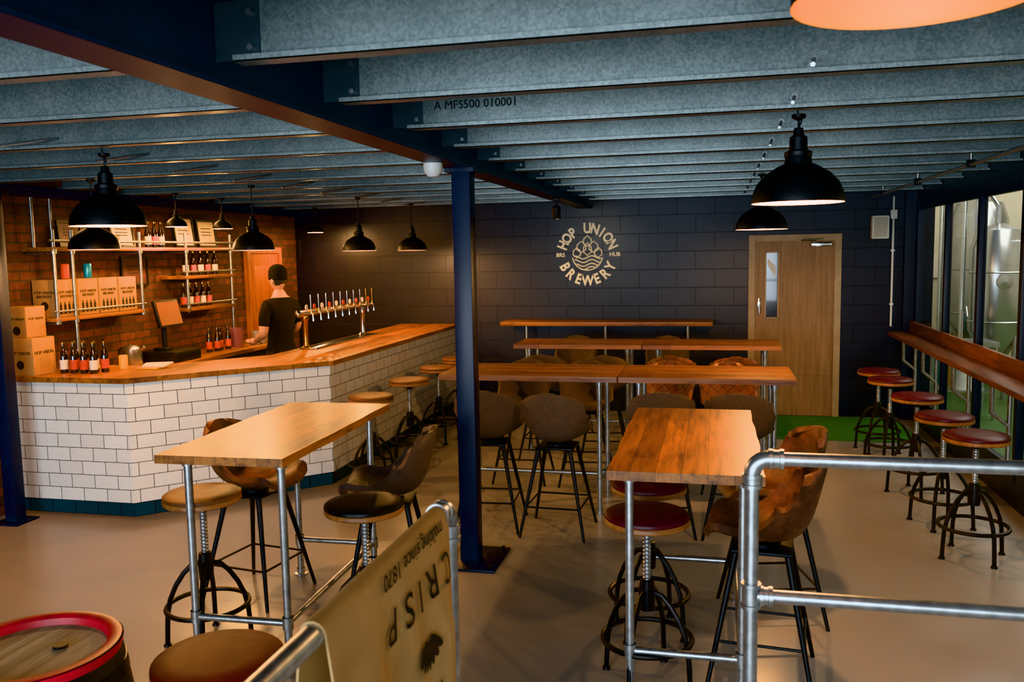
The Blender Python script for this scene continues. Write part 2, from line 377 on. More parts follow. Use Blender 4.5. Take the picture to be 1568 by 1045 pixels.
def spot(x,y,z,ztop):
    e=MB(); e.cyl((0,0,ztop-z),(0,0,.06),.008,'blackm'); e.lathe([(.035,-.06),(.04,-.05),(.04,.05),(.02,.07),(.001,.07)],'blackm'); e.lathe([(.034,-.055),(.001,-.045)],'copper'); e.box((0,0,ztop-z-.01),(.06,.06,.02),'blackm'); e.obj('spotlight',(x,y,z))
spot(-1.5,8.3,2.33,2.464)
light('SPOT','sign_spot_light',(-1.5,8.3,2.26),20,(1,.86,.66),(math.radians(81),0,0),spot_size=.9,spot_blend=1,shadow_soft_size=.02)

# ---------------------------------------------------------------- bar
bar=MB()
out_=[(XL+.01,5.53),(-4.28,5.53),(-3.17,6.67),(-3.17,YB-.005)]; inn=[(-3.72,YB-.005),(-3.72,6.95),(-4.5,6.12),(XL+.01,6.12)]
bar.prism(out_+inn,.11,1.03,'tile')
o2=[(XL+.01,5.545),(-4.285,5.545),(-3.185,6.675),(-3.185,YB-.005)]
bar.prism(o2+inn,0,.11,'tileblue')
o3=[(XL+.01,5.49),(-4.265,5.49),(-3.13,6.655),(-3.13,YB-.005)]; i3=[(-3.9,YB-.005),(-3.9,7.0),(-4.55,6.2),(XL+.01,6.2)]
bar.prism(o3+i3,1.031,1.072,'woody'); bar.obj('tiled_bar_counter',weld=False)
k=MB(); k.b2((XL+.005,6.3,.96),(-4.75,9.0,1.0),'woody',.003).b2((XL+.005,6.35,.0),(-4.8,8.98,.96),'gunm')
for y in (7.0,7.65,8.3): k.b2((-4.801,y-.003,.05),(-4.79,y+.003,.93),'blackm')
k.obj('back_counter')
s=MB()
def shelf(z,ya,yb): s.b2((XL+.01,ya,z-.03),(-5.06,yb,z),'woody',.002)
shelf(2.06,5.76,8.4); shelf(1.5,5.76,6.9); shelf(1.78,7.5,8.4); shelf(1.46,7.5,8.4)
for y,z0 in ((5.80,1.46),(6.0,1.08),(6.85,1.46),(7.55,1.42),(8.35,1.001)):
    s.cyl((-5.075,y,z0),(-5.075,y,2.2),.014,'pipe2')
    for z in (1.47,2.03):
        s.tube([(-5.075,y,z-.015),(XL+.01,y,z-.015)],.013,'pipe2'); s.lathe([(.024,-.02),(.024,.02)],'pipe2',(-5.075,y,z))
s.tube([(-5.075,5.76,2.11),(-5.075,8.42,2.11)],.012,'pipe2'); s.tube([(-5.075,5.76,1.55),(-5.075,6.9,1.55)],.01,'pipe2')
s.tube([(-5.075,7.5,1.82),(-5.075,8.42,1.82)],.01,'pipe2'); s.tube([(-5.075,7.5,1.5),(-5.075,8.42,1.5)],.01,'pipe2')
s.tube([(-5.3,5.85,2.0),(-5.3,5.85,2.46)],.014,'pipe2'); s.tube([(-5.3,6.05,2.0),(-5.3,6.05,2.46)],.014,'pipe2')
s.obj('pipe_shelving_unit')
def carton(name,dx,dy,dz,txt='HOP UNION\nBREWERY',pat=False):
    b=MB(); b.b2((-dx/2,-dy/2,0),(dx/2,dy/2,dz),'card',.003)
    b.b2((-dx/2-.001,-.02,dz-.0),(dx/2+.001,.02,dz+.001),'tanv')
    for fx in ('x','y'):
        if fx=='x': R_=Matrix.Rotation(pi/2,4,'Z')@Matrix.Rotation(pi/2,4,'X'); T=Matrix.Translation((dx/2+.001,0,dz*.6))
        else: R_=Matrix.Rotation(pi/2,4,'X'); T=Matrix.Translation((0,-dy/2-.001,dz*.6))
        b.text(txt,min(dx,dy)*.15,'ink',T@R_)
        if fx=='x':
            for q in (-.3,-.1,.1,.3):
                if pat: b.b2((dx/2,dy*q-.012,dz*.08),(dx/2+.0015,dy*q+.012,dz*.33),'ink'); b.b2((dx/2,dy*q-.005,dz*.33),(dx/2+.0015,dy*q+.005,dz*.4),'ink')
        else:
            b.add([T@R_@Vector((.035*math.cos(a),-.09+.035*math.sin(a),0)) for a in [2*pi*t/16 for t in range(16)]],[list(range(16))],'ink')
    return b.mesh(name)
cm=carton('beer_carton',.22,.235,.3,pat=True)
for y in (5.95,6.2,6.45,6.7): inst(cm,'beer_carton',(-5.22,y,1.502))
inst(carton('cardboard_box',.24,.23,.29,'HOP UNION'),'cardboard_box',(-5.2,5.635,1.073))
inst(carton('cardboard_box',.18,.2,.24,'HOP UNION'),'cardboard_box',(-5.23,5.64,1.365))
def bottle_mesh(lab):
    b=MB(); b.lathe([(.001,0),(.03,0),(.031,.01),(.031,.13),(.027,.155),(.014,.185),(.0125,.225),(.015,.228),(.015,.24),(.001,.242)],'glassb',seg=16)
    b.lathe([(.0316,.03),(.0316,.105)],lab,seg=16); b.lathe([(.0152,.226),(.0155,.243),(.001,.245)],'brass',seg=12); return b.mesh('beer_bottle')
b1=bottle_mesh('label'); b2_=bottle_mesh('labelw')
for i in range(4):
    for j in range(2):
        inst(b1 if (i+j)%3 else b2_,'beer_bottle',(-4.98+.09*i+.03*j,5.72+.09*j,1.073),random.random()*6)
for i in range(5): inst(b1 if i%2 else b2_,'beer_bottle',(-5.2,7.72+.13*i,1.782),i)
for i in range(5): inst(b2_ if i%2 else b1,'beer_bottle',(-5.2,7.66+.11*i,1.462),i)
for i in range(4): inst(b1,'beer_bottle',(-5.0+.03*(i%2),7.75+.1*i,1.002),i)
for i in range(3): inst(b1 if i%2 else b2_,'beer_bottle',(-5.2,7.15+.1*i,2.062),i)
def can(c):
    cn=MB(); cn.lathe([(.001,0),(.03,0),(.033,.01),(.033,.11),(.028,.12),(.001,.12)],c,seg=16); return cn.mesh('beer_can')
inst(can('label'),'beer_can',(-5.17,6.02,1.806)); inst(can('blue'),'beer_can',(-5.17,6.28,1.806))
def frame(y,z,wd,ht,pic,x=XL+.012,tilt=.12):
    f=MB(); f.b2((0,-wd/2,0),(.008,wd/2,ht),pic)
    for a,b in (((0,-wd/2-.02,-.02),(.02,-wd/2,ht+.02)),((0,wd/2,-.02),(.02,wd/2+.02,ht+.02)),((0,-wd/2,-.02),(.02,wd/2,0)),((0,-wd/2,ht),(.02,wd/2,ht+.02))): f.b2(a,b,'blackm')
    for q in (.7,.55,.42): f.b2((.008,-wd*.3,ht*q),(.009,wd*.3,ht*q+.008),'ink')
    o=f.obj('framed_certificate',(x,y,z)); o.rotation_euler=(0,-tilt,0); return o
frame(6.85,2.085,.28,.2,'paper',x=-5.25); frame(7.8,2.085,.3,.27,'paper',x=-5.25); frame(8.2,2.085,.3,.25,'paper',x=-5.25); frame(7.1,1.72,.34,.24,'poster',tilt=0)
frame(6.2,2.085,.24,.18,'poster',x=-5.25)
t=MB(); t.b2((-.22,-.2,0),(.2,.2,.1),'blackm',.006).b2((.2,-.17,.02),(.205,.17,.08),'gunm')
t.cyl((-.05,0,.1),(-.05,0,.36),.025,'blackm'); R_=Matrix.Rotation(-.25,3,'Y')
t.box((0,0,.44),(.03,.36,.26),'blackm',.005,R_); t.box((.018,0,.444),(.004,.32,.22),'screen',0,R_); t.box((.0,-.1,.115),(.14,.1,.03),'blackm',.004)
t.obj('till',(-5.0,7.1,1.001))
t=MB(); t.lathe([(.07,0),(.085,.2),(.083,.2),(.068,.005),(.001,.005)],'purple',seg=20); t.obj('plastic_bucket',(-5.0,8.25,1.001))
t=MB(); t.lathe([(.001,0),(.035,0),(.035,.1),(.03,.11),(.001,.11)],'yellow',seg=18); t.obj('mustard_tin',(-4.66,6.0,1.073))
t=MB()
for i in range(5): t.cyl((0,.012*i,.019+.004*i),(.2,.03*i,.02+.004*i),.008,'labelw',8)
t.b2((-.02,-.05,0),(.16,.12,.012),'yellow',.003); t.obj('cutlery_tray',(-4.5,6.02,1.073))
t=MB(); t.lathe([(.001,0),(.08,0),(.09,.02),(.085,.16),(.05,.19),(.001,.2)],'steel',seg=20); t.tube([(-.08,0,.05),(-.13,0,.08),(-.13,0,.15),(-.08,0,.17)],.009,'blackm'); t.cyl((.06,0,.14),(.13,0,.18),.014,'steel'); t.obj('kettle',(-5.05,6.62,1.001))
pm=MB(); pm.lathe([(.001,0),(.03,0),(.041,.1),(.04,.15),(.038,.15),(.038,.1),(.028,.008),(.001,.008)],'pint',seg=18); pm=pm.mesh('pint_glass')
for i in range(5): inst(pm,'pint_glass',(-4.9+.02*(i%2),8.5+.095*i,1.001))
# taps
t=MB()
for y in (0.05,1.42):
    t.lathe([(.06,0),(.06,.012),(.03,.03),(.024,.08),(.024,.26),(.034,.28),(.034,.32),(.024,.34)],'brass' if y<1 else 'chrome',(0,y,0),20)
t.tube([(0,-.08,.34),(0,1.55,.34)],.03,'brass',14); t.ell((0,-.08,.34),(.036,.036,.036),'chrome'); t.ell((0,1.55,.34),(.036,.036,.036),'chrome')
for i in range(10):
    y=-.02+i*.165
    t.cyl((.0,y,.34),(.1,y,.345),.013,'chrome',10); t.tube([(.1,y,.345),(.115,y,.34),(.12,y,.27)],.01,'chrome',8)
    t.cyl((.1,y,.35),(.1,y,.38),.01,'brass',8); t.tube([(.1,y,.38),(.1,y,.44),(.098,y,.52)],[.006,.008,.011],'chrome' if i<8 else 'brass',10)
    t.lathe([(.001,-.004),(.026,-.004),(.026,.004),(.001,.004)],'label' if i%2 else 'labelw',(.055,y,.4),16,Matrix.Rotation(pi/2,4,'Y')); t.cyl((.05,y,.35),(.05,y,.39),.006,'chrome',6)
t.b2((-.02,-.02,.0),(.14,1.5,.015),'chrome',.004); t.obj('beer_tap_font',(-3.8,7.45,1.073))

d=MB(); x=XL+.002
d.b2((x,9.15,0),(x+.03,9.83,2.0),'doorw2').b2((x,9.08,0),(x+.05,9.15,2.07),'doorw2').b2((x,9.83,0),(x+.05,9.9,2.07),'doorw2').b2((x,9.15,2.0),(x+.05,9.83,2.07),'doorw2')
for a in (.25,1.1): d.b2((x+.03,9.25,a),(x+.036,9.73,a+.75),'doorw2',.003)
d.ell((x+.07,9.22,1.0),(.03,.03,.03),'brass'); d.obj('door_2')

# ---------------------------------------------------------------- door, mat, back wall things
d=MB(); yb=YB-.002; a,b=.38,1.39
d.b2((a,yb-.06,0),(a+.07,yb,2.1),'frame').b2((b-.07,yb-.06,0),(b,yb,2.1),'frame').b2((a+.07,yb-.059,2.03),(b-.07,yb,2.1),'frame')
gx0,gx1=.57,.71
d.b2((a+.07,yb-.04,.01),(gx0,yb,2.03),'doorw').b2((gx1,yb-.04,.01),(b-.07,yb,2.03),'doorw').b2((gx0,yb-.04,.01),(gx1,yb,1.15),'doorw').b2((gx0,yb-.04,1.9),(gx1,yb,2.03),'doorw')
d.b2((gx0,yb-.022,1.15),(gx1,yb-.01,1.9),'glassb')
for q in (gx0,gx1): d.b2((q-.008,yb-.045,1.14),(q+.008,yb-.038,1.91),'frame')
d.b2((gx0,yb-.045,1.14),(gx1,yb-.038,1.155),'frame').b2((gx0,yb-.045,1.895),(gx1,yb-.038,1.91),'frame')
d.add([(gx0+.02,yb-.024,1.84),(gx0+.11,yb-.024,1.74),(gx0+.11,yb-.024,1.62),(gx0+.02,yb-.024,1.76)],[[0,1,2,3]],'labelw')
d.b2((.485,yb-.05,1.2),(.515,yb-.04,1.38),'chrome',.002); d.tube([(.5,yb-.05,1.3),(.5,yb-.09,1.3),(.5,yb-.09,1.2)],.009,'chrome')
d.b2((1.06,yb-.1,1.96),(1.28,yb-.04,2.01),'chrome',.004); d.tube([(1.1,yb-.1,2.02),(.95,yb-.16,2.03),(1.2,yb-.05,2.05)],.008,'chrome')
d.obj('door_1',weld=False)
MB().b2((.1,9.05,.001),(2.0,10.3,.012),'green').obj('turf_mat')
# logo
L=MB(); cx,cz,yl=-1.5,1.91,YB-.004
def arc_text(txt,r,a0,a1,size,bottom=False):
    n_=len(txt)
    for i,ch in enumerate(txt):
        if ch==' ': continue
        a=a0+(a1-a0)*i/(n_-1)
        rot=(a+pi/2) if bottom else (a-pi/2)
        Mx=Matrix.Translation((cx+r*math.cos(a),yl,cz+r*math.sin(a)))@Matrix.Rotation(pi/2,4,'X')@Matrix.Rotation(rot,4,'Z')@Matrix.Diagonal((.82,1,1,1))
        L.text(ch,size,'logo',Mx,.004,bold=.006)
arc_text('HOP UNION',.315,math.radians(158),math.radians(22),.17)
arc_text('BREWERY',.315,math.radians(207),math.radians(333),.17,True)
for tx,xx in (('BRS',-.33),('HUB',.33)): L.text(tx,.066,'logo',Matrix.Translation((cx+xx,yl,cz))@Matrix.Rotation(pi/2,4,'X'),.004,bold=.002)
def flat(pts,w=.012,closed=False): L.tube([(cx+x_,yl+.001,cz+z_) for x_,z_ in pts],w/2,'logo',6,closed)
R0=.185
flat([(R0*math.cos(a),R0*math.sin(a)) for a in [math.radians(190+160*t/24) for t in range(25)]],.018)
def petal(px,pz,w_,h_): flat([(px-w_,pz+h_*.1),(px-w_*.9,pz+h_*.6),(px,pz+h_),(px+w_*.9,pz+h_*.6),(px+w_,pz+h_*.1),(px,pz-h_*.25),(px-w_,pz+h_*.1)],.017)
petal(0,.13,.05,.1); petal(-.075,.055,.055,.11); petal(.075,.055,.055,.11); petal(0,.025,.05,.12); petal(-.13,-.01,.045,.1); petal(.13,-.01,.045,.1)
for kz in (-.03,-.075,-.12,-.16): flat([(x_,kz+.018*math.sin(x_*30)) for x_ in [(-1+2*t/16)*math.sqrt(max(.0,R0**2-kz**2))*.93 for t in range(17)]],.018)
L.obj('brewery_wall_sign',weld=False)
s=MB(); s.b2((-.09,-.14,-.13),(.09,-.02,.13),'white',.015); s.b2((-.07,-.142,-.11),(.07,-.139,.11),'offwhite',.001); s.b2((-.03,-.02,-.03),(.03,0,.03),'gunm'); s.obj('wall_speaker',(1.78,YB-.001,2.16))
s=MB(); s.tube([(1.93,YB-.02,2.5),(1.93,YB-.02,1.05)],.012,'white'); s.box((1.93,YB-.03,2.3),(.07,.05,.1),'white',.004)
for z in (1.3,1.9): s.box((1.93,YB-.015,z),(.04,.03,.02),'white')
s.obj('wall_conduit')

# ---------------------------------------------------------------- tables
def table(name,x0,x1,y0,y1,z,ax,legs,stretch):
    t=MB(); cx,cy=(x0+x1)/2,(y0+y1)/2; hx,hy=(x1-x0)/2,(y1-y0)/2
    N=40; poly=[]
    def wob(s_,k,L_): return (.004*math.sin(s_*5+k)+.0022*math.sin(s_*17+k*2))*max(0,1-abs(s_/L_)**6)
    for i in range(N): u=-1+2*i/N; poly.append((u*hx,-hy+(wob(u*hx,1,hx) if ax=='x' else 0)))
    for i in range(N): u=-1+2*i/N; poly.append((hx+(wob(u*hy,2,hy) if ax=='y' else 0),u*hy))
    for i in range(N): u=1-2*i/N; poly.append((u*hx,hy+(wob(u*hx,3,hx) if ax=='x' else 0)))
    for i in range(N): u=1-2*i/N; poly.append((-hx+(wob(u*hy,4,hy) if ax=='y' else 0),u*hy))
    t.prism(poly,z-.04,z,'woodx' if ax=='x' else 'woody')
    for lx,ly in legs:
        t.cyl((lx,ly,.006),(lx,ly,z-.04),.019,'pipe'); t.lathe([(.045,z-.04),(.045,z-.05),(.026,z-.055),(.026,z-.08)],'pipe',(lx,ly,0)); t.lathe([(.04,0),(.04,.008),(.024,.012),(.024,.04)],'pipe',(lx,ly,0))
    for a,b,zz in stretch:
        t.tube([(a[0],a[1],zz),(b[0],b[1],zz)],.017,'pipe')
        for q in (a,b): t.lathe([(.026,-.03),(.026,.03)],'pipe',(q[0],q[1],zz)); 
    return t.obj(name,(cx,cy,0))
def hightable(x0,x1,y0,y1,z=1.05):
    hx,hy=(x1-x0)/2-.08,(y1-y0)/2-.14
    return table('high_table',x0,x1,y0,y1,z,'y',[(-hx,-hy),(hx,-hy),(-hx,hy),(hx,hy)],[((-hx,-hy),(hx,-hy),.22),((-hx,hy),(hx,hy),.22),((hx,-hy),(hx,hy),.22) ])
o=hightable(-.43,.2,3.46,4.92)
o=hightable(-2.54,-1.9,3.42,4.84); o.rotation_euler[2]=.03
def longtable(x0,x1,y0,y1,z=1.05):
    hx,hy=(x1-x0)/2-.14,(y1-y0)/2-.1
    return table('high_table',x0,x1,y0,y1,z,'x',[(-hx,-hy),(hx,-hy),(-hx,hy),(hx,hy)],[((-hx,-hy),(-hx,hy),.25),((hx,-hy),(hx,hy),.25),((-hx,0),(hx,0),.25)])
longtable(-2.02,-.68,6.1,6.78); longtable(-.67,.55,6.1,6.78)
longtable(-1.93,-.68,8.2,8.82); longtable(-.67,.6,8.2,8.82)
t=MB(); t.b2((-2.5,9.95,1.08),(-.02,YB-.005,1.13),'woodx',.003)
for x in (-2.2,-1.25,-.3):
    t.tube([(x,YB-.01,.85),(x,10.05,.85),(x,10.05,1.08)],.017,'pipe'); t.cyl((x,10.05,0.005),(x,10.05,.85),.018,'pipe'); t.lathe([(.04,0),(.04,.01)],'pipe',(x,10.05,0))
t.obj('wall_bench_table')
t=MB(); t.b2((1.88,3.3,.96),(XR-.018,YB-.11,1.0),'ledgew',.004).b2((XR-.055,3.3,1.0),(XR-.018,YB-.11,1.12),'ledgew',.003)
for y in (4.3,5.75,6.85,7.9,9.0,9.9):
    t.tube([(XR-.06,y,.3),(XR-.06,y,.62),(1.98,y,.72),(1.98,y,.96)],.018,'pipe2'); t.lathe([(.04,.95),(.04,.96)],'pipe2',(1.98,y,0)); t.tube([(XR-.06,y,.62),(XR-.06,y,.96)],.016,'pipe2')
t.obj('window_ledge_bar')

# ---------------------------------------------------------------- stools
def stool_mesh(pad,z=.78,r=.19):
    s=MB()
    s.lathe([(.001,z-.045),(r*.97,z-.045),(r,z-.04),(r,z-.025),(r*.98,z-.02)],'woodseat',seg=36)
    s.lathe([(r*.98,z-.02),(r,z-.015),(r*.99,z-.003),(r*.93,z+.005),(r*.6,z+.01),(.001,z+.012)],pad,seg=36)
    s.lathe([(.09,z-.045),(.09,z-.055),(.03,z-.06),(.022,z-.09)],'gunm',seg=20)
    s.cyl((0,0,.34),(0,0,z-.05),.017,'pipe')
    for k_ in range(12): s.lathe([(.017,0),(.0195,.004),(.017,.008)],'pipe',(0,0,.48+.018*k_),12)
    s.lathe([(.02,.33),(.035,.335),(.038,.42),(.032,.47),(.02,.475)],'gunm',seg=20)
    for q in range(4):
        a=pi/4+q*pi/2; c_,s_=math.cos(a),math.sin(a)
        s.tube([(rr*c_,rr*s_,zz) for rr,zz in ((.03,.42),(.07,.41),(.11,.37),(.15,.31),(.18,.24),(.195,.17),(.2,.1),(.205,.004))],.0125,'gunm',8)
        s.lathe([(.02,0),(.018,.012),(.001,.014)],'gunm',(.205*c_,.205*s_,0),12)
    s.tube([(.2*math.cos(2*pi*t_/32),.2*math.sin(2*pi*t_/32),.2) for t_ in range(32)],.0125,'gunm',8,True)
    return s.mesh('bar_stool')
SM={k_:stool_mesh(k_) for k_ in ('tanseat','redv','blackv','brownv')}
for k_,x,y in [('redv',1.58,5.74),('redv',1.55,6.38),('redv',1.55,7.2),('redv',1.52,8.1),('redv',1.52,8.66),
  ('tanseat',-2.8,6.65),('tanseat',-2.8,7.58),('tanseat',-2.8,8.46),('tanseat',-2.8,9.2),
  ('tanseat',-2.5,3.74),('blackv',-1.62,3.72),('redv',-.32,4.3),('redv',-.29,3.78),('brownv',-1.42,2.16)]:
    inst(SM[k_],'bar_stool',(x,y,0),random.random()*1.5)

# ---------------------------------------------------------------- bucket chairs
def chair_mesh(mat):
    c=MB(); zs=.66
    P_=[(.235,zs+.005),(.2,zs+.02),(.1,zs+.0),(0,zs-.015),(-.1,zs-.01),(-.17,zs+.03),(-.215,zs+.11),(-.24,zs+.2),(-.262,zs+.29),(-.275,zs+.35)]
    def cen(v):
        t=v*(len(P_)-1); i=min(int(t),len(P_)-2); f=t-i
        g=lambda k_:Vector(P_[max(0,min(len(P_)-1,k_))])
        a,b,cc,d_=g(i-1),g(i),g(i+1),g(i+2)
        return .5*((2*b)+(cc-a)*f+(2*a-5*b+4*cc-d_)*f*f+(3*b-a-3*cc+d_)*f**3)
    def width(v):
        w_=.235
        if v<.2: w_*=(.80+.20*math.sin(v/.2*pi/2))
        if v>.8: w_*=math.sqrt(max(0,1-((v-.8)/.2)**2*.55))
        if .4<v<.8: w_*=1+.06*math.sin((v-.4)/.4*pi)
        return w_
    def fn(u,v):
        x=(u*2-1); p_=cen(v); w_=width(v); e=abs(x)**2.6
        seat=max(0,min(1,1-(v-.45)/.2)); arm=math.exp(-((v-.52)/.17)**2)
        z_=p_.y+e*(.05*seat+.13*arm)-(.03*e if v>.9 else 0)
        y_=p_.x+e*(.10*(1-seat)+.05*arm)
        if v<.12: z_-=.02*(1-v/.12)
        return (x*w_*(1-.04*e),y_,z_)
    c.surf(fn,22,26,mat,.03)
    c.b2((-.13,-.13,zs-.06),(.13,.13,zs-.045),'blackm',.003); c.cyl((0,0,zs-.05),(0,0,zs-.03),.08,'blackm')
    for sx in (-1,1):
        for sy in (-1,1):
            c.tube([(sx*.11,sy*.11,zs-.05),(sx*.225,sy*.225,.0)],[.016,.010],'blackm',10)
    q=.225-.115*.33; zf=.21
    for a,b in (((-q,-q),(q,-q)),((-q,q),(q,q)),((-q,-q),(-q,q)),((q,-q),(q,q))): c.tube([(a[0],a[1],zf),(b[0],b[1],zf)],.007,'blackm',8)
    return c.mesh('bucket_bar_chair')
CM={k_:chair_mesh(k_) for k_ in ('tweed','leather','quilt','grey')}
for k_,x,y,rz in [('leather',-2.58,4.38,-pi/2-.15),('grey',-1.74,4.35,pi/2+.2),('leather',.22,3.95,pi/2-.1),('leather',.3,4.62,pi/2+.25),
  ('tweed',-1.56,5.85,.08),('tweed',-1.06,5.8,-.05),('tweed',-.36,5.95,.1),('tweed',.17,5.95,-.08),
  ('tweed',-1.6,7.12,pi),('tweed',-1.05,7.12,pi+.1),('quilt',-.4,7.14,pi-.1),('quilt',.12,7.1,pi+.05),
  ('tweed',-1.56,7.95,0),('tweed',-1.0,7.93,.1),('quilt',-.36,7.95,-.1),('quilt',.17,7.92,.05),
  ('tweed',-1.5,9.3,pi),('tweed',-.5,9.3,pi)]:
    inst(CM[k_],'bucket_bar_chair',(x,y,0),rz)

# ---------------------------------------------------------------- railings
def fitting(m,p,axis,r=.031,l=.04,mat='pipe'):
    Rr={'x':Matrix.Rotation(pi/2,4,'Y'),'y':Matrix.Rotation(pi/2,4,'X'),'z':Matrix.Identity(4)}[axis]
    m.lathe([(.022,-l),(r,-l),(r,-l+.012),(r*.9,-l+.014),(r*.9,l-.014),(r,l-.012),(r,l),(.022,l)],mat,p,20,Rr)
def elbow(c,a,b,rr=.05,n_=7):
    c,a,b=Vector(c),Vector(a).normalized(),Vector(b).normalized(); pts=[]
    o_=c+a*rr+b*rr
    for i in range(n_):
        t=i/(n_-1)*pi/2; pts.append(o_-b*rr*math.cos(t)-a*rr*math.sin(t))
    return pts
rl=MB(); ry,rz_=2.68,1.31; px=.115
rl.cyl((px,ry,0),(px,ry,rz_-.05),.0215,'pipe',18); rl.tube(elbow((px,ry,rz_),(0,0,-1),(1,0,0)),.026,'pipe',18)
rl.cyl((px+.05,ry,rz_),(2.1,ry,rz_),.0215,'pipe',18); fitting(rl,(px,ry,rz_-.07),'z',l=.022); fitting(rl,(px+.07,ry,rz_),'x',l=.022)
rl.cyl((px,ry,.875),(2.1,ry,.875),.0215,'pipe',18); fitting(rl,(px,ry,.875),'z'); fitting(rl,(px+.045,ry,.875),'x',l=.02)
rl.cyl((2.1,ry,0),(2.1,ry,rz_),.0215,'pipe',18); rl.lathe([(.055,0),(.055,.01),(.03,.015),(.03,.04)],'pipe',(px,ry,0)); fitting(rl,(2.1,ry,.875),'z'); fitting(rl,(2.1,ry,rz_),'z')
rl.obj('pipe_handrail')
rl=MB(); lx=-.665; ly=2.06; lz=1.305
rl.cyl((lx,ly,0),(lx,ly,lz-.05),.0215,'pipe',18); rl.tube(elbow((lx,ly,lz),(0,0,-1),(0,-1,0)),.026,'pipe',18)
rl.cyl((lx,ly-.05,lz),(lx,-.4,lz),.0215,'pipe',18); fitting(rl,(lx,ly,lz-.07),'z',l=.022); fitting(rl,(lx,ly-.07,lz),'y',l=.022)
rl.cyl((lx,-.4,0),(lx,-.4,lz),.0215,'pipe',18); rl.lathe([(.055,0),(.055,.01),(.03,.015),(.03,.04)],'pipe',(lx,ly,0)); rl.cyl((lx,ly,.4),(lx,-.4,.4),.0215,'pipe',18); fitting(rl,(lx,ly,.4),'z')
rl.obj('pipe_handrail')
def sackp(yy,d,off=0):
    r=.026+off; wv=.012*math.sin(yy*14+1)+.008*math.sin(yy*31)
    q=r*pi/2
    if abs(d)<=q: a=d/r; return Vector((lx+r*math.sin(a),yy,lz+r*math.cos(a)))
    s_=1 if d>0 else -1; dd=abs(d)-q
    return Vector((lx+s_*(r+min(1,dd/.25)*(.02+wv)),yy+(wv*.5)*min(1,dd/.2),lz-dd))
def sk(u,v):
    yy=1.29+u*.69; d=-.42+v*1.0
    return sackp(yy,d)
sm=MB(); sm.surf(sk,48,90,'sack',.004)
def tf(cy_,cd,sl=0):
    def f(co): return sackp(cy_-co.x,cd+co.y+sl*co.x,.007+co.z)
    return f
sm.text('C R I S P',.105,'ink',None,.0005,fn=tf(1.74,.15,.03))
sm.text('malting since 1870',.05,'ink',None,.0005,fn=tf(1.72,.055))
for q in range(7):
    a=-.9+q*.3; pts=[]
    ce=Vector((math.sin(a)*.05,math.cos(a)*.05))
    for t_ in range(12):
        th=2*pi*t_/12; ex,ey=.012*math.cos(th),.034*math.sin(th)
        X_=ce.x+ex*math.cos(-a)-ey*math.sin(-a); Y_=ce.y+ex*math.sin(-a)+ey*math.cos(-a)
        pts.append(sackp(1.74-X_,.25+Y_,.008))
    sm.add(pts,[list(range(12))],'ink')
sm.text('MALT',.05,'ink',None,.0005,fn=tf(1.74,.4))
sm.obj('grain_sack')

# ---------------------------------------------------------------- barrel
b=MB(); zt=.915; rt=.222
prof=[(.001,0)]+[(rt+.05*math.sin(pi*t_/16),zt*t_/16) for t_ in range(17)]
b.lathe(prof,'stave',seg=40)
b.lathe([(rt,zt),(rt+.004,zt+.004),(rt-.018,zt+.006),(rt-.03,zt-.002),(rt-.035,zt-.02)],'red',seg=40)
b.lathe([(rt-.034,zt-.02),(.001,zt-.018)],'head',seg=40); b.lathe([(rt+.002,zt-.04),(rt+.008,zt-.0)],'red',seg=40)
b.lathe([(.02,zt-.018),(.02,zt-.01),(.001,zt-.01)],'stave',(.05,.05,0),14)
for za,zb_ in ((.03,.07),(.2,.24),(.62,.66),(.82,.855)):
    f=lambda z_:rt+.05*math.sin(pi*z_/zt)+.003
    b.lathe([(f(za)-.003,za),(f(za),za),(f(zb_),zb_),(f(zb_)-.003,zb_)],'gunm',seg=40)
b.obj('oak_barrel',(-1.79,1.86,0))

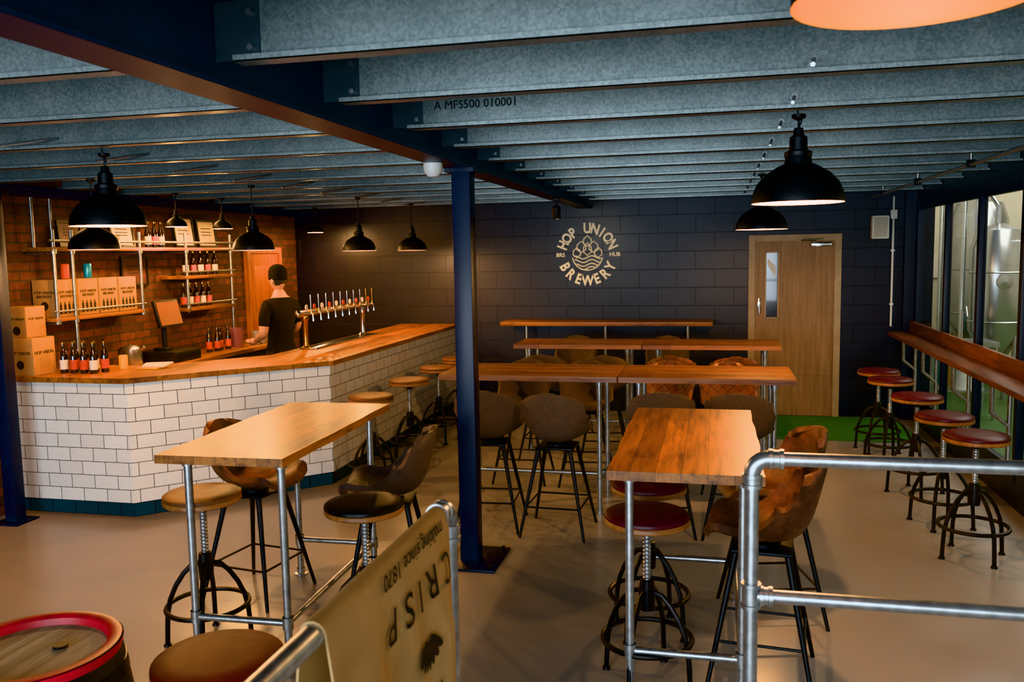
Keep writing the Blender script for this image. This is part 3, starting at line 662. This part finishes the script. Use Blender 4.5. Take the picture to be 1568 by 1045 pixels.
# ---------------------------------------------------------------- bartender
def bartender(loc,rz):
    root=bpy.data.objects.new('bartender',None); root.location=loc; root.rotation_euler=(0,0,rz); COL.objects.link(root)
    V=[((0,0,.97),(.15,.11)),((0,.01,1.12),(.14,.105)),((0,.0,1.3),(.165,.12)),((0,-.01,1.44),(.14,.10)),((0,0,1.55),(.068,.07)),((0,.02,1.64),(.06,.065))]
    E=[(0,1),(1,2),(2,3),(3,4),(4,5)]
    for sx in (-1,1):
        i=len(V)
        el=(sx*.24,-.02,1.19) if sx<0 else (sx*.23,.03,1.2)
        wr=(sx*.17,.2,1.1) if sx<0 else (sx*.15,.24,1.22)
        V+= [((sx*.16,-.01,1.47),(.072,.072)),((sx*.215,-.01,1.35),(.06,.06)),(el,(.047,.047)),(tuple((Vector(el)*.5+Vector(wr)*.5)),(.042,.04)),(wr,(.028,.024))]
        E+=[(3,i),(i,i+1),(i+1,i+2),(i+2,i+3),(i+3,i+4)]
        i=len(V)
        V+= [((sx*.1,0,.86),(.1,.105)),((sx*.105,.02,.68),(.085,.085)),((sx*.11,.02,.5),(.062,.065)),((sx*.11,0,.3),(.058,.06)),((sx*.11,-.02,.1),(.042,.045)),((sx*.12,.05,.05),(.045,.04)),((sx*.13,.15,.04),(.04,.032))]
        E+=[(0,i)]+[(i+k_,i+k_+1) for k_ in range(6)]
    me=bpy.data.meshes.new('b'); me.from_pydata([v[0] for v in V],E,[]); o=bpy.data.objects.new('b',me); COL.objects.link(o)
    m=o.modifiers.new('s','SKIN'); m.use_smooth_shade=True
    sv=me.skin_vertices[0].data
    for k_,v in enumerate(V): sv[k_].radius=v[1]; sv[k_].use_root=(k_==0)
    ss=o.modifiers.new('u','SUBSURF'); ss.levels=2; ss.render_levels=2
    bpy.context.view_layer.update(); dg=bpy.context.evaluated_depsgraph_get()
    nm=bpy.data.meshes.new_from_object(o.evaluated_get(dg)); bpy.data.objects.remove(o)
    nm.materials.clear()
    for k_ in ('tee','skin','jeans','stave'): nm.materials.append(M[k_])
    for p_ in nm.polygons:
        c=p_.center; p_.use_smooth=True
        if c.z<.09: i=3
        elif c.z<.99: i=2
        elif c.z>1.54: i=1
        elif abs(c.x)>.13 and c.z<1.27 and (abs(c.x)>.185 or c.y>.12): i=1
        else: i=0
        p_.material_index=i
    inst(nm,'body',parent=root)
    h=MB()
    def hd(u,v):
        a=2*pi*u; t=pi*v; x=math.sin(t)*math.cos(a); y=math.sin(t)*math.sin(a); z=-math.cos(t)
        X,Y,Z=x*.076,y*.095,z*.118
        if z<0: X*=1+.28*z; Y*=1+.12*z
        fr=max(0,y)
        Y+=.02*math.exp(-((x*.076)/.012)**2-((Z+.012)/.022)**2)*(fr>0)
        Y-=.008*(math.exp(-((abs(X)-.03)/.014)**2-((Z-.015)/.012)**2))*(fr>0)
        Y+=.006*math.exp(-(X/.02)**2-((Z+.095)/.02)**2)*(fr>0)
        Y+=.004*math.exp(-(X/.022)**2-((Z+.055)/.008)**2)*(fr>0)
        return (X,Y+.02,Z+1.72)
    h.surf(hd,36,28,'skin')
    for sx in (-1,1): h.ell((sx*.078,.01,1.715),(.01,.02,.032),'skin',10,8); h.ell((sx*.03,.1,1.735),(.011,.008,.008),'white',10,8); h.ell((sx*.03,.107,1.735),(.005,.003,.005),'ink',8,6)
    h.box((0,.107,1.664),(.04,.006,.006),'brownv',.002); h.obj('head',parent=root)
    bn=MB(); bn.lathe([(.084,-.035),(.089,-.032),(.092,.0),(.09,.02),(.09,.03),(.088,.06),(.072,.095),(.042,.118),(.001,.127)],'beanie',(0,.012,1.755),24,sq=(.96,1.16)); bn.obj('beanie',parent=root)
    hr=MB()
    def hf(u,v):
        a=(u-.5)*2.5; k_=.80+.2*min(1,v*2.0)
        return (.076*math.sin(a)*k_,.018-.094*math.cos(a)*k_,1.665+.07*v)
    hr.surf(hf,16,6,'ink',.004); hr.obj('hair',parent=root)
    for sx in (-1,1):
        wr=Vector((sx*.17,.2,1.1)) if sx<0 else Vector((sx*.15,.24,1.22)); dr=Vector((-sx*.15,1,-.1)).normalized(); side=Vector((1,0,0)).cross(dr).normalized().cross(dr).normalized()
        hn=MB(); hn.tube([wr-dr*.015,wr+dr*.02,wr+dr*.055,wr+dr*.085],[.026,.034,.038,.03],'skin',12)
        up=side.cross(dr)
        for q,(oo,ln) in enumerate(((-.027,.07),(-.009,.08),(.009,.075),(.026,.06))):
            b0=wr+dr*.075+side*oo; d2=(dr-up*.5).normalized(); d3=(dr*.4-up).normalized()
            p1=b0+dr*ln*.42; p2=p1+d2*ln*.33; p3=p2+d3*ln*.27
            hn.tube([b0,p1,p2,p3],[.0095,.009,.008,.006],'skin',8)
        b0=wr+dr*.03-side*sx*.03; hn.tube([b0,b0-side*sx*.02+dr*.025,b0-side*sx*.022+dr*.052-up*.01],[.012,.01,.008],'skin',8)
        hn.obj('hand_left' if sx<0 else 'hand_right',parent=root)
    return root
bartender((-4.3,7.95,0),1.2)

# ---------------------------------------------------------------- lights
COOL=(.75,.88,1)
light('AREA','front_daylight_fill',(-1.6,YF+.05,1.5),370,COOL,(pi/2,0,0),shape='RECTANGLE',size=6.4,size_y=1.95)  # added cool fill behind the camera, standing in for unseen window daylight
light('AREA','hall_strip_light',(5.0,8.5,4.4),430,(1,.96,.88),(0,0,0),shape='RECTANGLE',size=4,size_y=10)
light('AREA','shelf_light',(-5.0,7.2,2.44),14,(1,.55,.22),(0,math.radians(-15),0),shape='RECTANGLE',size=.15,size_y=3)
wd=bpy.data.worlds.new('World'); SC.world=wd; wd.use_nodes=True; wd.node_tree.nodes['Background'].inputs[0].default_value=(.35,.45,.6,1); wd.node_tree.nodes['Background'].inputs[1].default_value=.4

# ---------------------------------------------------------------- camera
cam=bpy.data.cameras.new('camera'); co=bpy.data.objects.new('camera',cam); COL.objects.link(co); SC.camera=co
cam.sensor_width=36; cam.lens=1315.66/1568*36; cam.clip_start=.05
Rm=Matrix.Rotation(.23264,4,'Z')@Matrix.Rotation(pi/2-.10229,4,'X')@Matrix.Rotation(-.018258,4,'Z')
co.matrix_world=Matrix.Translation((0,0,1.95))@Rm
cam.dof.use_dof=True; cam.dof.focus_distance=6.5; cam.dof.aperture_fstop=5.6
SC.view_settings.view_transform='Khronos PBR Neutral'
SC.view_settings.exposure=.45
